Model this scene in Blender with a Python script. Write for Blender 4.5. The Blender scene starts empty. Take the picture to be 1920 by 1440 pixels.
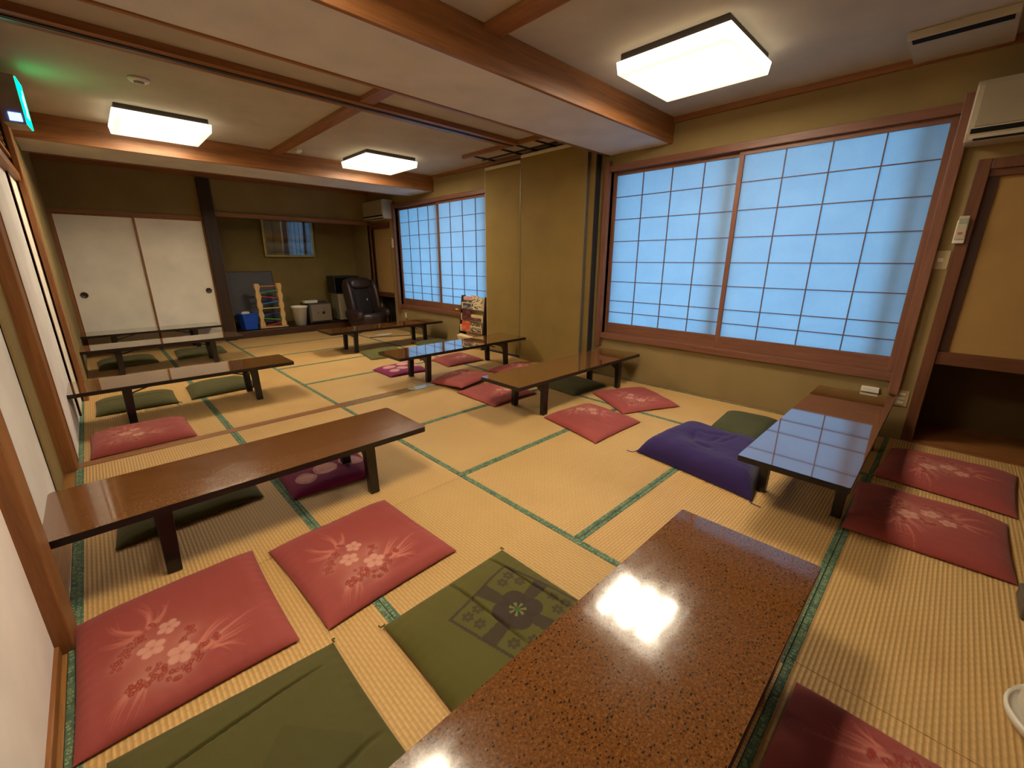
import bpy, math, random
import numpy as np
from mathutils import Matrix, Vector, noise

# ------------------------------------------------------------------ camera, world, exposure
scene = bpy.context.scene
COL = scene.collection
YAW, PITCH, ROLL, FPX = 0.771821841, -0.284433767, 0.00182152243, 790.344461
d_ = np.array([math.sin(YAW)*math.cos(PITCH), math.cos(YAW)*math.cos(PITCH), math.sin(PITCH)])
r_ = np.cross(d_, [0, 0, 1]); r_ /= np.linalg.norm(r_); u_ = np.cross(r_, d_)
R2 = math.cos(ROLL)*r_ + math.sin(ROLL)*u_
U2 = math.cos(ROLL)*u_ - math.sin(ROLL)*r_
cam_data = bpy.data.cameras.new('camera')
cam = bpy.data.objects.new('camera', cam_data)
COL.objects.link(cam)
cam.matrix_world = Matrix(((R2[0], U2[0], -d_[0], 0), (R2[1], U2[1], -d_[1], 0), (R2[2], U2[2], -d_[2], 1.3), (0, 0, 0, 1)))
cam_data.sensor_width = 36.0
cam_data.lens = FPX/1920*36.0
cam_data.clip_start = 0.02
scene.camera = cam

world = bpy.data.worlds.new('outdoor_daylight')
scene.world = world
world.use_nodes = True
wn = world.node_tree.nodes
wn['Background'].inputs[0].default_value = (0.25, 0.58, 0.95, 1)
wn['Background'].inputs[1].default_value = 1.9

scene.view_settings.view_transform = 'Standard'
scene.view_settings.look = 'None'
scene.view_settings.gamma = 1.0
scene.view_settings.use_curve_mapping = False
scene.view_settings.exposure = 0.0

LAMP_STRENGTH = 1.0
LAMP_COLOR = (1.0, 0.86, 0.63)

# ------------------------------------------------------------------ mesh helpers
class MB:
    def __init__(self):
        self.v = []; self.f = []; self.m = []; self.uv = {}
    def box(self, x0, x1, y0, y1, z0, z1, m=0):
        if x0 > x1: x0, x1 = x1, x0
        if y0 > y1: y0, y1 = y1, y0
        if z0 > z1: z0, z1 = z1, z0
        b = len(self.v)
        self.v += [(x0,y0,z0),(x1,y0,z0),(x1,y1,z0),(x0,y1,z0),(x0,y0,z1),(x1,y0,z1),(x1,y1,z1),(x0,y1,z1)]
        for q in ((0,3,2,1),(4,5,6,7),(0,1,5,4),(1,2,6,5),(2,3,7,6),(3,0,4,7)):
            self.f.append(tuple(b+i for i in q)); self.m.append(m)
        return self
    def hexa(self, pts, m=0):
        """eight points: bottom four counter-clockwise, then top four"""
        b = len(self.v); self.v += [tuple(p) for p in pts]
        for q in ((0,3,2,1),(4,5,6,7),(0,1,5,4),(1,2,6,5),(2,3,7,6),(3,0,4,7)):
            self.f.append(tuple(b+i for i in q)); self.m.append(m)
        return self
    def bar(self, p, q, w, h, m=0):
        p = Vector(p); q = Vector(q); d = (q-p).normalized()
        up = Vector((0,0,1)) if abs(d.z) < .95 else Vector((0,1,0))
        s = d.cross(up).normalized()*w/2; t = s.normalized().cross(d).normalized()*h/2
        self.hexa([p-s-t, p+s-t, q+s-t, q-s-t, p-s+t, p+s+t, q+s+t, q-s+t], m)
        return self
    def prism(self, pts, z0, z1, m=0, mtop=None, axis='z'):
        """pts: 2-D outline counter-clockwise, extruded"""
        n = len(pts); b = len(self.v)
        def P(a, c, t):
            return {'z': (a, c, t), 'y': (a, t, c), 'x': (t, a, c)}[axis]
        self.v += [P(a, c, z0) for a, c in pts] + [P(a, c, z1) for a, c in pts]
        flip = axis == 'y'
        def add(f, mm):
            self.f.append(tuple(reversed(f)) if flip else tuple(f)); self.m.append(mm)
        add([b+i for i in reversed(range(n))], m)
        add([b+n+i for i in range(n)], m if mtop is None else mtop)
        for i in range(n):
            j = (i+1) % n
            add([b+i, b+j, b+n+j, b+n+i], m)
        return self
    def lathe(self, prof, cx=0, cy=0, n=32, m=0, cap=True, sx=1, sy=1):
        b = len(self.v)
        for r, z in prof:
            for k in range(n):
                a = 2*math.pi*k/n
                self.v.append((cx+sx*r*math.cos(a), cy+sy*r*math.sin(a), z))
        for i in range(len(prof)-1):
            for k in range(n):
                k2 = (k+1) % n
                self.f.append((b+i*n+k, b+i*n+k2, b+(i+1)*n+k2, b+(i+1)*n+k)); self.m.append(m)
        if cap:
            self.f.append(tuple(b+k for k in reversed(range(n)))); self.m.append(m)
            e = b+(len(prof)-1)*n
            self.f.append(tuple(e+k for k in range(n))); self.m.append(m)
        return self
    def tube(self, pts, r, n=8, m=0):
        pts = [Vector(p) for p in pts]; b = len(self.v)
        for i, p in enumerate(pts):
            d = (pts[min(i+1, len(pts)-1)] - pts[max(i-1, 0)]).normalized()
            up = Vector((0,0,1)) if abs(d.z) < .9 else Vector((1,0,0))
            s = d.cross(up).normalized(); t = s.cross(d)
            for k in range(n):
                a = 2*math.pi*k/n
                self.v.append(tuple(p + s*r*math.cos(a) + t*r*math.sin(a)))
        for i in range(len(pts)-1):
            for k in range(n):
                k2 = (k+1) % n
                self.f.append((b+i*n+k, b+(i+1)*n+k, b+(i+1)*n+k2, b+i*n+k2)); self.m.append(m)
        self.f.append(tuple(b+k for k in range(n))); self.m.append(m)
        e = b+(len(pts)-1)*n
        self.f.append(tuple(e+k for k in reversed(range(n)))); self.m.append(m)
        return self
    def sell(self, c, r, e1=.5, e2=.5, nu=28, nv=16, m=0, rot=None):
        """superellipsoid"""
        def sp(a, e): return math.copysign(abs(a)**e, a)
        b = len(self.v)
        for i in range(nv+1):
            ph = -math.pi/2 + math.pi*i/nv
            for k in range(nu):
                th = 2*math.pi*k/nu
                p = Vector((r[0]*sp(math.cos(ph), e1)*sp(math.cos(th), e2), r[1]*sp(math.cos(ph), e1)*sp(math.sin(th), e2), r[2]*sp(math.sin(ph), e1)))
                if rot is not None: p = rot @ p
                self.v.append(tuple(p+Vector(c)))
        for i in range(nv):
            for k in range(nu):
                k2 = (k+1) % nu
                self.f.append((b+i*nu+k, b+i*nu+k2, b+(i+1)*nu+k2, b+(i+1)*nu+k)); self.m.append(m)
        return self
    def build(self, name, mats, parent=None, loc=(0,0,0), smooth=False, bevel=0, seg=2, rz=0):
        me = bpy.data.meshes.new(name)
        me.from_pydata(self.v, [], self.f)
        if not isinstance(mats, (list, tuple)): mats = [mats]
        for mm in mats: me.materials.append(mm)
        me.polygons.foreach_set('material_index', self.m)
        if smooth: me.polygons.foreach_set('use_smooth', [True]*len(self.f))
        me.update()
        o = bpy.data.objects.new(name, me); COL.objects.link(o)
        o.location = loc; o.rotation_euler = (0, 0, rz)
        if parent is not None: o.parent = parent
        if bevel:
            md = o.modifiers.new('bevel', 'BEVEL'); md.width = bevel; md.segments = seg; md.limit_method = 'ANGLE'
            md.harden_normals = False
        return o

def tag(o, label=None, cat=None, group=None, kind=None):
    if label: o['label'] = label
    if cat: o['category'] = cat
    if group: o['group'] = group
    if kind: o['kind'] = kind
    return o

def thing(name, label, cat, loc=(0,0,0), rz=0, group=None):
    o = bpy.data.objects.new(name, None); COL.objects.link(o)
    o.empty_display_size = .1
    o.location = loc; o.rotation_euler = (0, 0, rz)
    return tag(o, label, cat, group)

def struct(o): o['kind'] = 'structure'; return o

def copy_tree(o, parent=None):
    c = o.copy(); COL.objects.link(c)
    if parent is not None: c.parent = parent
    for ch in list(o.children): copy_tree(ch, c)
    return c

# ------------------------------------------------------------------ materials
def S(r, g, b):
    f = lambda c: (c/255/12.92) if c/255 <= .04045 else ((c/255+.055)/1.055)**2.4
    return (f(r), f(g), f(b), 1)

class NT:
    def __init__(self, name):
        self.mat = bpy.data.materials.new(name); self.mat.use_nodes = True
        self.t = self.mat.node_tree; self.n = self.t.nodes; self.l = self.t.links
        self.b = self.n['Principled BSDF']
    def node(self, typ, **kw):
        n = self.n.new(typ)
        for k, v in kw.items(): setattr(n, k, v)
        return n
    def link(self, a, b): self.l.new(a, b)
    def coords(self, scale=(1,1,1), which='Object'):
        tc = self.node('ShaderNodeTexCoord'); mp = self.node('ShaderNodeMapping')
        mp.inputs['Scale'].default_value = scale
        self.link(tc.outputs[which], mp.inputs[0]); return mp.outputs[0]
    def noise(self, vec, scale=5, detail=3, rough=.5, dist=0):
        n = self.node('ShaderNodeTexNoise'); n.inputs['Scale'].default_value = scale
        n.inputs['Detail'].default_value = detail; n.inputs['Roughness'].default_value = rough
        n.inputs['Distortion'].default_value = dist
        if vec is not None: self.link(vec, n.inputs['Vector'])
        return n.outputs['Fac']
    def ramp(self, fac, stops):
        n = self.node('ShaderNodeValToRGB')
        e = n.color_ramp.elements
        e[0].position, e[0].color = stops[0]; e[1].position, e[1].color = stops[-1]
        for p, c in stops[1:-1]:
            x = e.new(p); x.color = c
        self.link(fac, n.inputs[0]); return n.outputs[0]
    def math(self, op, a, b=None, c=None):
        n = self.node('ShaderNodeMath', operation=op)
        for i, v in enumerate((a, b, c)):
            if v is None: continue
            if isinstance(v, (int, float)): n.inputs[i].default_value = v
            else: self.link(v, n.inputs[i])
        return n.outputs[0]
    def mix(self, fac, a, b, typ='MIX'):
        n = self.node('ShaderNodeMix', data_type='RGBA', blend_type=typ)
        for s, v in ((n.inputs[0], fac), (n.inputs[6], a), (n.inputs[7], b)):
            if isinstance(v, (int, float)): s.default_value = v
            elif isinstance(v, tuple): s.default_value = v
            else: self.link(v, s)
        return n.outputs[2]
    def bump(self, h, strength=.3, dist=.01):
        n = self.node('ShaderNodeBump'); n.inputs['Strength'].default_value = strength
        n.inputs['Distance'].default_value = dist
        self.link(h, n.inputs['Height']); self.link(n.outputs[0], self.b.inputs['Normal'])
    def set(self, col=None, rough=None, spec=None, metal=None, coat=None, sheen=None):
        B = self.b.inputs
        if col is not None:
            if isinstance(col, tuple): B['Base Color'].default_value = col
            else: self.link(col, B['Base Color'])
        if rough is not None:
            if isinstance(rough, (int, float)): B['Roughness'].default_value = rough
            else: self.link(rough, B['Roughness'])
        if spec is not None: B['Specular IOR Level'].default_value = spec
        if metal is not None: B['Metallic'].default_value = metal
        if coat is not None: B['Coat Weight'].default_value = coat
        if sheen is not None: B['Sheen Weight'].default_value = sheen

def plain(name, col, rough=.5, spec=.4, metal=0, var=.12, scale=12, bump=0):
    t = NT(name); c = t.coords()
    f = t.noise(c, scale, 4)
    dark = tuple(x*(1-var) for x in col[:3])+(1,); lite = tuple(min(1, x*(1+var)) for x in col[:3])+(1,)
    t.set(t.ramp(f, [(.3, dark), (.7, lite)]), rough, spec, metal)
    if bump: t.bump(t.noise(c, scale*20, 3), bump, .002)
    return t.mat

def wood(name, c1, c2, axis='x', rough=.45, scale=1.0, spec=.4):
    t = NT(name)
    s = {'x': (1.2, 22, 22), 'y': (22, 1.2, 22), 'z': (22, 22, 1.2)}[axis]
    v = t.coords(tuple(a*scale for a in s))
    f = t.noise(v, 1.6, 6, .6, .6); g = t.noise(v, 9, 3, .6)
    h = t.math('ADD', t.math('MULTIPLY', f, .75), t.math('MULTIPLY', g, .25))
    t.set(t.ramp(h, [(.3, c1), (.68, c2)]), rough, spec)
    t.bump(g, .12, .002)
    return t.mat

M = {}
B1, B2 = S(114, 70, 36), S(156, 101, 54)
M['wood_x'] = wood('beam_cedar_wood', B1, B2, 'x')
M['wood_y'] = wood('frame_cedar_wood_lengthwise', B1, B2, 'y')
M['wood_z'] = wood('post_cedar_wood', B1, B2, 'z')
M['red_y'] = wood('window_casing_wood', S(102, 62, 44), S(130, 84, 62), 'y')
M['red_z'] = wood('window_stile_wood', S(102, 62, 44), S(130, 84, 62), 'z')
M['dark_z'] = wood('black_pillar_wood', S(40, 26, 18), S(62, 42, 30), 'z', .35)
M['plank_y'] = wood('hallway_plank_wood', S(130, 88, 46), S(168, 120, 66), 'y', .3)
M['dark_x'] = wood('dark_platform_wood', S(52, 30, 20), S(78, 48, 32), 'x', .3)
M['lattice'] = plain('shoji_lattice_wood', S(104, 74, 66), .6)

def wall_mat(name, col, rough=.95):
    t = NT(name); c = t.coords()
    f = t.noise(c, 3, 3); g = t.noise(c, 260, 4, .7)
    a = tuple(x*.92 for x in col[:3])+(1,); b = tuple(min(1, x*1.07) for x in col[:3])+(1,)
    t.set(t.ramp(f, [(.3, a), (.7, b)]), rough, .15)
    t.bump(g, .25, .002)
    return t.mat
M['wall'] = wall_mat('olive_sand_plaster', S(142, 121, 80))
M['panel'] = wall_mat('olive_vinyl_panel', S(138, 114, 62), .7)
M['ceil'] = wall_mat('greige_ceiling_paper', S(180, 170, 152))
M['soffit'] = wall_mat('greige_soffit_paper', S(206, 202, 196))
M['white_wall'] = wall_mat('pale_plaster', S(242, 230, 218))
M['fusuma'] = wall_mat('fusuma_paper', S(236, 226, 208), .8)
M['fusuma_tan'] = wall_mat('tan_fusuma_paper', S(160, 126, 76), .85)
M['cream'] = plain('cream_edge_trim', S(214, 196, 160), .5, var=.04)
M['black'] = plain('black_lacquer', S(24, 18, 18), .28, .5, var=.2)
M['blackmetal'] = plain('black_steel', S(26, 24, 26), .4, .5)
M['seal'] = plain('dark_rubber_seal', S(42, 42, 48), .6)
M['alu'] = plain('grey_aluminium', S(120, 116, 112), .35, .5, .6)
M['white'] = plain('white_plastic', S(214, 206, 190), .4, .5, var=.03)
M['acwhite'] = plain('dimmed_white_plastic', S(178, 166, 142), .45, .5, var=.03)  # white toned down, dimness of the unlit air conditioner put into the colour
M['acgrey'] = plain('ac_front_grille_plastic', S(150, 138, 116), .5, .4, var=.04)
M['gold'] = plain('gold_frame', S(176, 146, 78), .35, .5, .7)
M['slot'] = plain('dark_slot', S(14, 13, 12), .7, .2)

def shoji_paper():
    t = NT('shoji_paper'); c = t.coords((1, 1, 1))
    f = t.noise(c, 35, 5, .65, 1.2); g = t.noise(c, 4, 3, .5, .8)
    col = t.ramp(t.math('ADD', t.math('MULTIPLY', f, .4), t.math('MULTIPLY', g, .6)), [(.3, (.72, .79, .84, 1)), (.7, (.80, .87, .90, 1))])
    di = t.node('ShaderNodeBsdfDiffuse'); tr = t.node('ShaderNodeBsdfTranslucent'); mx = t.node('ShaderNodeMixShader')
    t.link(col, di.inputs[0]); t.link(col, tr.inputs[0]); mx.inputs[0].default_value = .88
    t.link(di.outputs[0], mx.inputs[1]); t.link(tr.outputs[0], mx.inputs[2])
    t.link(mx.outputs[0], t.n['Material Output'].inputs[0])
    return t.mat
M['paper'] = shoji_paper()

def tatami():
    t = NT('woven_rush_tatami')
    tc = t.node('ShaderNodeUVMap'); sp = t.node('ShaderNodeSeparateXYZ'); t.link(tc.outputs[0], sp.inputs[0])
    u, v = sp.outputs[0], sp.outputs[1]
    obj = t.coords((1, 1, 1))
    rib = t.math('SINE', t.math('MULTIPLY', v, 2*math.pi/.0150))
    # the two rush rows beside each rib are offset half a step
    row = t.math('FLOOR', t.math('DIVIDE', v, .0150))
    half = t.math('MULTIPLY', t.math('MODULO', row, 2.0), .5)
    tick = t.math('SINE', t.math('MULTIPLY', t.math('ADD', t.math('DIVIDE', u, .034), half), 2*math.pi))
    mp = t.node('ShaderNodeMapping'); mp.inputs['Scale'].default_value = (14, 500, 1)
    t.link(tc.outputs[0], mp.inputs[0])
    st = t.noise(mp.outputs[0], 1.0, 3, .6)
    big = t.noise(obj, 1.3, 3, .5)
    oi = t.node('ShaderNodeObjectInfo')
    base = t.ramp(big, [(.3, S(194, 148, 86)), (.7, S(216, 172, 108))])
    base = t.mix(t.math('MULTIPLY', oi.outputs['Random'], .35), base, S(178, 150, 92))
    base = t.mix(t.math('MULTIPLY', t.ramp(rib, [(.0, (1,1,1,1)), (.45, (0,0,0,1))]), .34), base, S(122, 88, 44))
    base = t.mix(t.math('MULTIPLY', t.ramp(tick, [(.55, (0,0,0,1)), (1., (1,1,1,1))]), .22), base, S(140, 106, 58))
    base = t.mix(t.math('MULTIPLY', st, .25), base, S(222, 192, 138))
    t.set(base, .55, .3)
    h = t.math('ADD', rib, t.math('MULTIPLY', tick, .25))
    t.bump(h, .55, .0016)
    return t.mat
M['tatami'] = tatami()

def border_cloth():
    t = NT('green_brocade_border')
    v = t.coords((1, 1, 1), 'UV')
    vo = t.node('ShaderNodeTexVoronoi'); vo.inputs['Scale'].default_value = 60; vo.inputs['Randomness'].default_value = .45
    t.link(v, vo.inputs['Vector'])
    ring = t.math('ABSOLUTE', t.math('SUBTRACT', vo.outputs['Distance'], .30))
    m1 = t.ramp(ring, [(.05, (1,1,1,1)), (.12, (0,0,0,1))])
    f = t.noise(v, 18, 2)
    base = t.ramp(f, [(.35, S(68, 92, 76)), (.7, S(98, 118, 94))])
    t.set(t.mix(t.math('MULTIPLY', m1, .75), base, S(148, 164, 118)), .75, .2)
    return t.mat
M['border'] = border_cloth()

def laminate(name, worn, ior=1.65):
    t = NT(name); c = t.coords()
    n1 = t.noise(c, 140, 4, .6); n2 = t.noise(c, 2.6, 4)
    base = t.ramp(n1, [(.34, S(92, 54, 22)), (.52, S(112, 70, 32)), (.68, S(136, 90, 48))])
    base = t.mix(t.math('MULTIPLY', n2, .35), base, S(102, 58, 26))
    mp = t.node('ShaderNodeMapping'); mp.inputs['Scale'].default_value = (1, 1.5, 1); mp.inputs['Rotation'].default_value = (0, 0, .5)
    t.link(c, mp.inputs[0])
    for sc, th, am in ((84, .36, .9), (165, .32, .65)):
        vo = t.node('ShaderNodeTexVoronoi'); vo.inputs['Scale'].default_value = sc; vo.inputs['Randomness'].default_value = 1
        t.link(mp.outputs[0], vo.inputs['Vector'])
        sp = t.node('ShaderNodeSeparateColor'); t.link(vo.outputs['Color'], sp.inputs[0])
        wob = t.noise(c, 330, 2)
        dist = t.math('ADD', vo.outputs['Distance'], t.math('MULTIPLY', t.math('SUBTRACT', wob, .5), .45))
        dot = t.math('LESS_THAN', dist, t.math('MULTIPLY', sp.outputs[0], th))
        base = t.mix(t.math('MULTIPLY', dot, am), base, S(26, 16, 10))
    smear = t.noise(c, 9, 6, .75, 1.0)
    if worn:
        t.set(base, t.math('ADD', t.math('MULTIPLY', smear, .22), .04), .35)
        t.b.inputs['Coat Weight'].default_value = .9
        t.b.inputs['Coat IOR'].default_value = 1.68
        t.link(t.math('MULTIPLY', t.math('MULTIPLY', smear, smear), .24), t.b.inputs['Coat Roughness'])
    else:
        t.set(base, t.math('ADD', t.math('MULTIPLY', smear, .08), .02), .8)
        t.b.inputs['Coat Weight'].default_value = 1.0
        t.b.inputs['Coat IOR'].default_value = ior
        t.b.inputs['Coat Roughness'].default_value = .035
    t.bump(t.noise(c, 26, 3), .004, .002)
    return t.mat
M['laminate'] = laminate('speckled_brown_laminate', False)
M['laminate_polished'] = laminate('polished_speckled_brown_laminate', False, 2.8)
M['laminate_worn'] = laminate('worn_speckled_brown_laminate', True)

def cloth(name, rough=.75, sheen=.25, weave=900, spec=.25, bstr=.35):
    t = NT(name)
    a = t.node('ShaderNodeAttribute'); a.attribute_name = 'Col'
    c = t.coords()
    mp = t.node('ShaderNodeMapping'); mp.inputs['Scale'].default_value = (1, .35, 1)
    t.link(c, mp.inputs[0])
    w = t.noise(mp.outputs[0], weave, 2, .7); w2 = t.noise(c, 60, 4, .6)
    col = t.mix(t.math('MULTIPLY', w, .22), a.outputs['Color'], (0, 0, 0, 1))
    t.set(col, rough, spec, sheen=sheen)
    t.bump(t.math('ADD', t.math('MULTIPLY', w, .35), w2), bstr, .0025)
    return t.mat
M['cloth'] = cloth('cushion_brocade', .78, .08)
M['velvet'] = cloth('purple_cotton', .85, .15, 500, .15)

def lamp_mat(side=False):
    t = NT('lit_acrylic_side' if side else 'lit_acrylic_diffuser')
    c = t.coords(); sp = t.node('ShaderNodeSeparateXYZ'); t.link(c, sp.inputs[0])
    x, y = sp.outputs[0], sp.outputs[1]
    # three fluorescent tubes run along x close behind the acrylic, so each glows through as a band
    band = None
    for yc in (-.20, 0.0, .20):
        q = t.math('DIVIDE', t.math('SUBTRACT', y, yc), .052)
        g = t.math('POWER', 2.718, t.math('MULTIPLY', t.math('MULTIPLY', q, q), -1.0))
        band = g if band is None else t.math('ADD', band, g)
    ends = t.math('SUBTRACT', 1.0, t.math('POWER', t.math('MINIMUM', t.math('ABSOLUTE', t.math('DIVIDE', x, .30)), 1.0), 6.0))
    e = t.math('ADD', t.math('MULTIPLY', t.math('MULTIPLY', band, 88.0), ends), 1.35)
    em = t.node('ShaderNodeEmission'); em.inputs[0].default_value = LAMP_COLOR+(1,)
    if side: em.inputs[1].default_value = 3.0*LAMP_STRENGTH
    else: t.link(t.math('MULTIPLY', e, LAMP_STRENGTH), em.inputs[1])
    t.link(em.outputs[0], t.n['Material Output'].inputs[0])
    return t.mat
M['lamp'] = lamp_mat(); M['lampside'] = lamp_mat(True)
def emit(name, col, s):
    t = NT(name); em = t.node('ShaderNodeEmission'); em.inputs[0].default_value = col; em.inputs[1].default_value = s
    t.link(em.outputs[0], t.n['Material Output'].inputs[0]); return t.mat
M['lampframe'] = plain('dark_lamp_frame', S(60, 50, 46), .5)
M['exit'] = emit('lit_green_sign', (0.0, .85, .24, 1), 6.0)
M['exitw'] = emit('lit_white_pictogram', (.35, 1, .6, 1), 3.0)
M['exitb'] = emit('lit_blue_lamp', (.10, .22, 1, 1), 9.0)

# ------------------------------------------------------------------ room constants
XR = 4.20; CEIL = 2.58; YB = 8.40; YN = -2.0

def wall_grid(a0, a1, z0, z1, t0, t1, holes, axis, extra=()):
    """slab with rectangular holes; a = along, t = thickness axis; axis 'x' = wall plane at constant x"""
    As = sorted(set([a0, a1] + [h[0] for h in holes] + [h[1] for h in holes]))
    Zs = sorted(set([z0, z1] + [h[2] for h in holes] + [h[3] for h in holes]))
    solid = {}
    for i in range(len(As)-1):
        for j in range(len(Zs)-1):
            ca, cz = (As[i]+As[i+1])/2, (Zs[j]+Zs[j+1])/2
            solid[i, j] = not any(h[0] < ca < h[1] and h[2] < cz < h[3] for h in holes)
    mb = MB()
    P = (lambda a, t, z: (t, a, z)) if axis == 'x' else (lambda a, t, z: (a, t, z))
    def quad(*p):
        b = len(mb.v); mb.v.extend(p); mb.f.append((b, b+1, b+2, b+3)); mb.m.append(0)
    for (i, j), s in solid.items():
        if not s: continue
        a, A, z, Z = As[i], As[i+1], Zs[j], Zs[j+1]
        quad(P(a,t0,z), P(A,t0,z), P(A,t0,Z), P(a,t0,Z))
        quad(P(A,t1,z), P(a,t1,z), P(a,t1,Z), P(A,t1,Z))
        for di, dj, pts in ((-1,0,(P(a,t1,z),P(a,t0,z),P(a,t0,Z),P(a,t1,Z))), (1,0,(P(A,t0,z),P(A,t1,z),P(A,t1,Z),P(A,t0,Z))),
                            (0,-1,(P(a,t1,z),P(A,t1,z),P(A,t0,z),P(a,t0,z))), (0,1,(P(a,t0,Z),P(A,t0,Z),P(A,t1,Z),P(a,t1,Z)))):
            if not solid.get((i+di, j+dj), False): quad(*pts)
    return mb

# ------------------------------------------------------------------ floor of tatami mats
floor = struct(MB().box(-.45, 5.0, YN, 9.3, -.25, -.045).build('floor', M['plank_y']))
struct(MB().box(-.62, -.305, YN, YB, -.045, -.002).build('trim_1', M['plank_y'], bevel=.004))     # plank strip along the left wall
struct(MB().box(-.305, XR, 3.735, 3.825, -.045, .004).build('trim_2', M['wood_x'], bevel=.003))   # threshold under the folding partition
def mat_(x0, x1, y0, y1, along, b0=.023, b1=.023):
    """a tatami mat; along: direction of the long side; borders on the two long sides"""
    g = .0012
    x0 += g; x1 -= g; y0 += g; y1 -= g
    me = bpy.data.meshes.new('tatami_mat')
    mb = MB().box(x0, x1, y0, y1, -.045, 0)
    o = mb.build('tatami_mat', M['tatami'], floor)
    uvl = o.data.uv_layers.new(name='UVMap')
    for lp in o.data.loops:
        x, y, z = o.data.vertices[lp.vertex_index].co
        uvl.data[lp.index].uv = (x, y) if along == 'x' else (y, x)
    bs = []
    if along == 'x':
        if b0: bs.append((x0, x1, y0, y0+b0))
        if b1: bs.append((x0, x1, y1-b1, y1))
    else:
        if b0: bs.append((x0, x0+b0, y0, y1))
        if b1: bs.append((x1-b1, x1, y0, y1))
    for a in bs:
        q = MB().box(a[0], a[1], a[2], a[3], -.02, .0025).build('cloth_border', M['border'], o, bevel=.001, seg=1)
        uq = q.data.uv_layers.new(name='UVMap')
        for lp in q.data.loops:
            x, y, z = q.data.vertices[lp.vertex_index].co
            uq.data[lp.index].uv = (x, y)
for xa, xb in ((-.305, .575), (.575, 1.46)):
    for ya, yb in ((-2, .12), (.12, 1.92), (1.92, 3.735), (3.825, 5.63), (5.63, 7.43), (7.43, YB)):
        if yb == .12: continue
        if ya == .12: ya = .148
        mat_(xa, xb, ya, yb, 'y', .038 if xa < 0 else .023, .023 if xa < 0 else .036)
for ya, yb in ((.148, 1.036), (1.036, 1.942), (1.942, 2.85), (2.85, 3.735), (3.825, 4.73), (4.73, 5.65), (5.65, 6.5), (6.5, 7.42), (7.42, YB)):
    mat_(1.46, 3.28, ya, yb, 'x')
for ya, yb in ((.148, 1.92), (1.92, 3.735), (3.825, 5.63), (5.63, 7.43), (7.43, YB)):
    mat_(3.28, XR-.03, ya, yb, 'y', .036, .032)
for ya, yb in ((-.75, .148), (-1.65, -.75)):
    mat_(-.305, 1.46, ya, yb, 'x'); mat_(1.46, 3.25, ya, yb, 'x')
    mat_(3.25, XR-.03, ya, yb, 'x')
mat_(-.305, XR-.03, -2, -1.65, 'x')
struct(MB().box(XR-.03, XR, YN, YB, -.045, .003).build('baseboard_right', M['wood_y'], bevel=.002))

# ------------------------------------------------------------------ walls
W1 = (.20, 2.80, .49, 2.21); W2 = (4.76, 7.36, .49, 2.21)
N1 = (-1.75, 0.0, 0, 1.86); N2 = (7.60, 8.34, 0, 1.93)
struct(wall_grid(YN, 9.3, -.05, 2.75, XR, XR+.12, [W1, W2, N1, N2], 'x').build('wall_right', M['wall']))
# recesses behind the small cupboards
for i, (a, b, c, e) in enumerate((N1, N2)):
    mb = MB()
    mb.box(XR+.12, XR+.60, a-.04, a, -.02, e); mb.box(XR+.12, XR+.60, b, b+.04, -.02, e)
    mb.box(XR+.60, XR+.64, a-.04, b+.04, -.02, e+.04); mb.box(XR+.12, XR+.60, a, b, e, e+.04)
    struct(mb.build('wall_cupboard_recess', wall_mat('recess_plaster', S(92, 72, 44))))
    struct(MB().box(XR, XR+.60, a, b, -.05, .015).build('trim_5', M['dark_x'] if i else M['wood_y']))
# back wall with fusuma opening and alcove
struct(wall_grid(-.5, XR+.12, -.05, 2.75, YB, YB+.1, [(-.22, 1.40, 0, 1.90), (1.62, XR, .12, 1.97)], 'y').build('wall_back', M['wall']))
AL = wall_mat('alcove_plaster', S(126, 108, 66))
struct(MB().box(1.50, XR+.1, 9.2, 9.3, 0, 2.2).build('wall_alcove', AL))
struct(MB().box(1.46, 1.60, 8.5, 9.2, 0, 2.2).build('wall_alcove', AL))
struct(MB().box(1.5, XR+.1, 8.5, 9.3, 2.1, 2.2).build('wall_alcove', AL))
struct(MB().box(1.60, XR, YB-.02, 9.2, 0, .12).build('trim_6', M['dark_x'], bevel=.004))           # alcove platform
struct(MB().box(1.60, XR, YB-.035, YB+.02, 1.965, 2.035).build('trim_7', M['wood_x'], bevel=.003)) # alcove lintel
struct(MB().box(1.435, 1.60, YB-.09, YB+.06, 0, 2.50).build('trim_8', M['dark_z'], bevel=.006))    # black alcove pillar
struct(MB().box(-.26, 1.435, YB-.03, YB+.03, 1.90, 1.955).build('trim_9', M['wood_x'], bevel=.003))
struct(MB().box(-.26, -.215, YB-.03, YB+.03, 0, 1.90).build('trim_10', M['wood_z'], bevel=.003))
struct(MB().box(-.5, XR, YB-.03, YB, 2.52, CEIL).build('trim_11', M['wood_x'], bevel=.003))
# near wall behind the viewer
struct(MB().box(-.6, XR+.1, YN-.1, YN, -.05, 2.75).build('wall_near', M['wall']))
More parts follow.
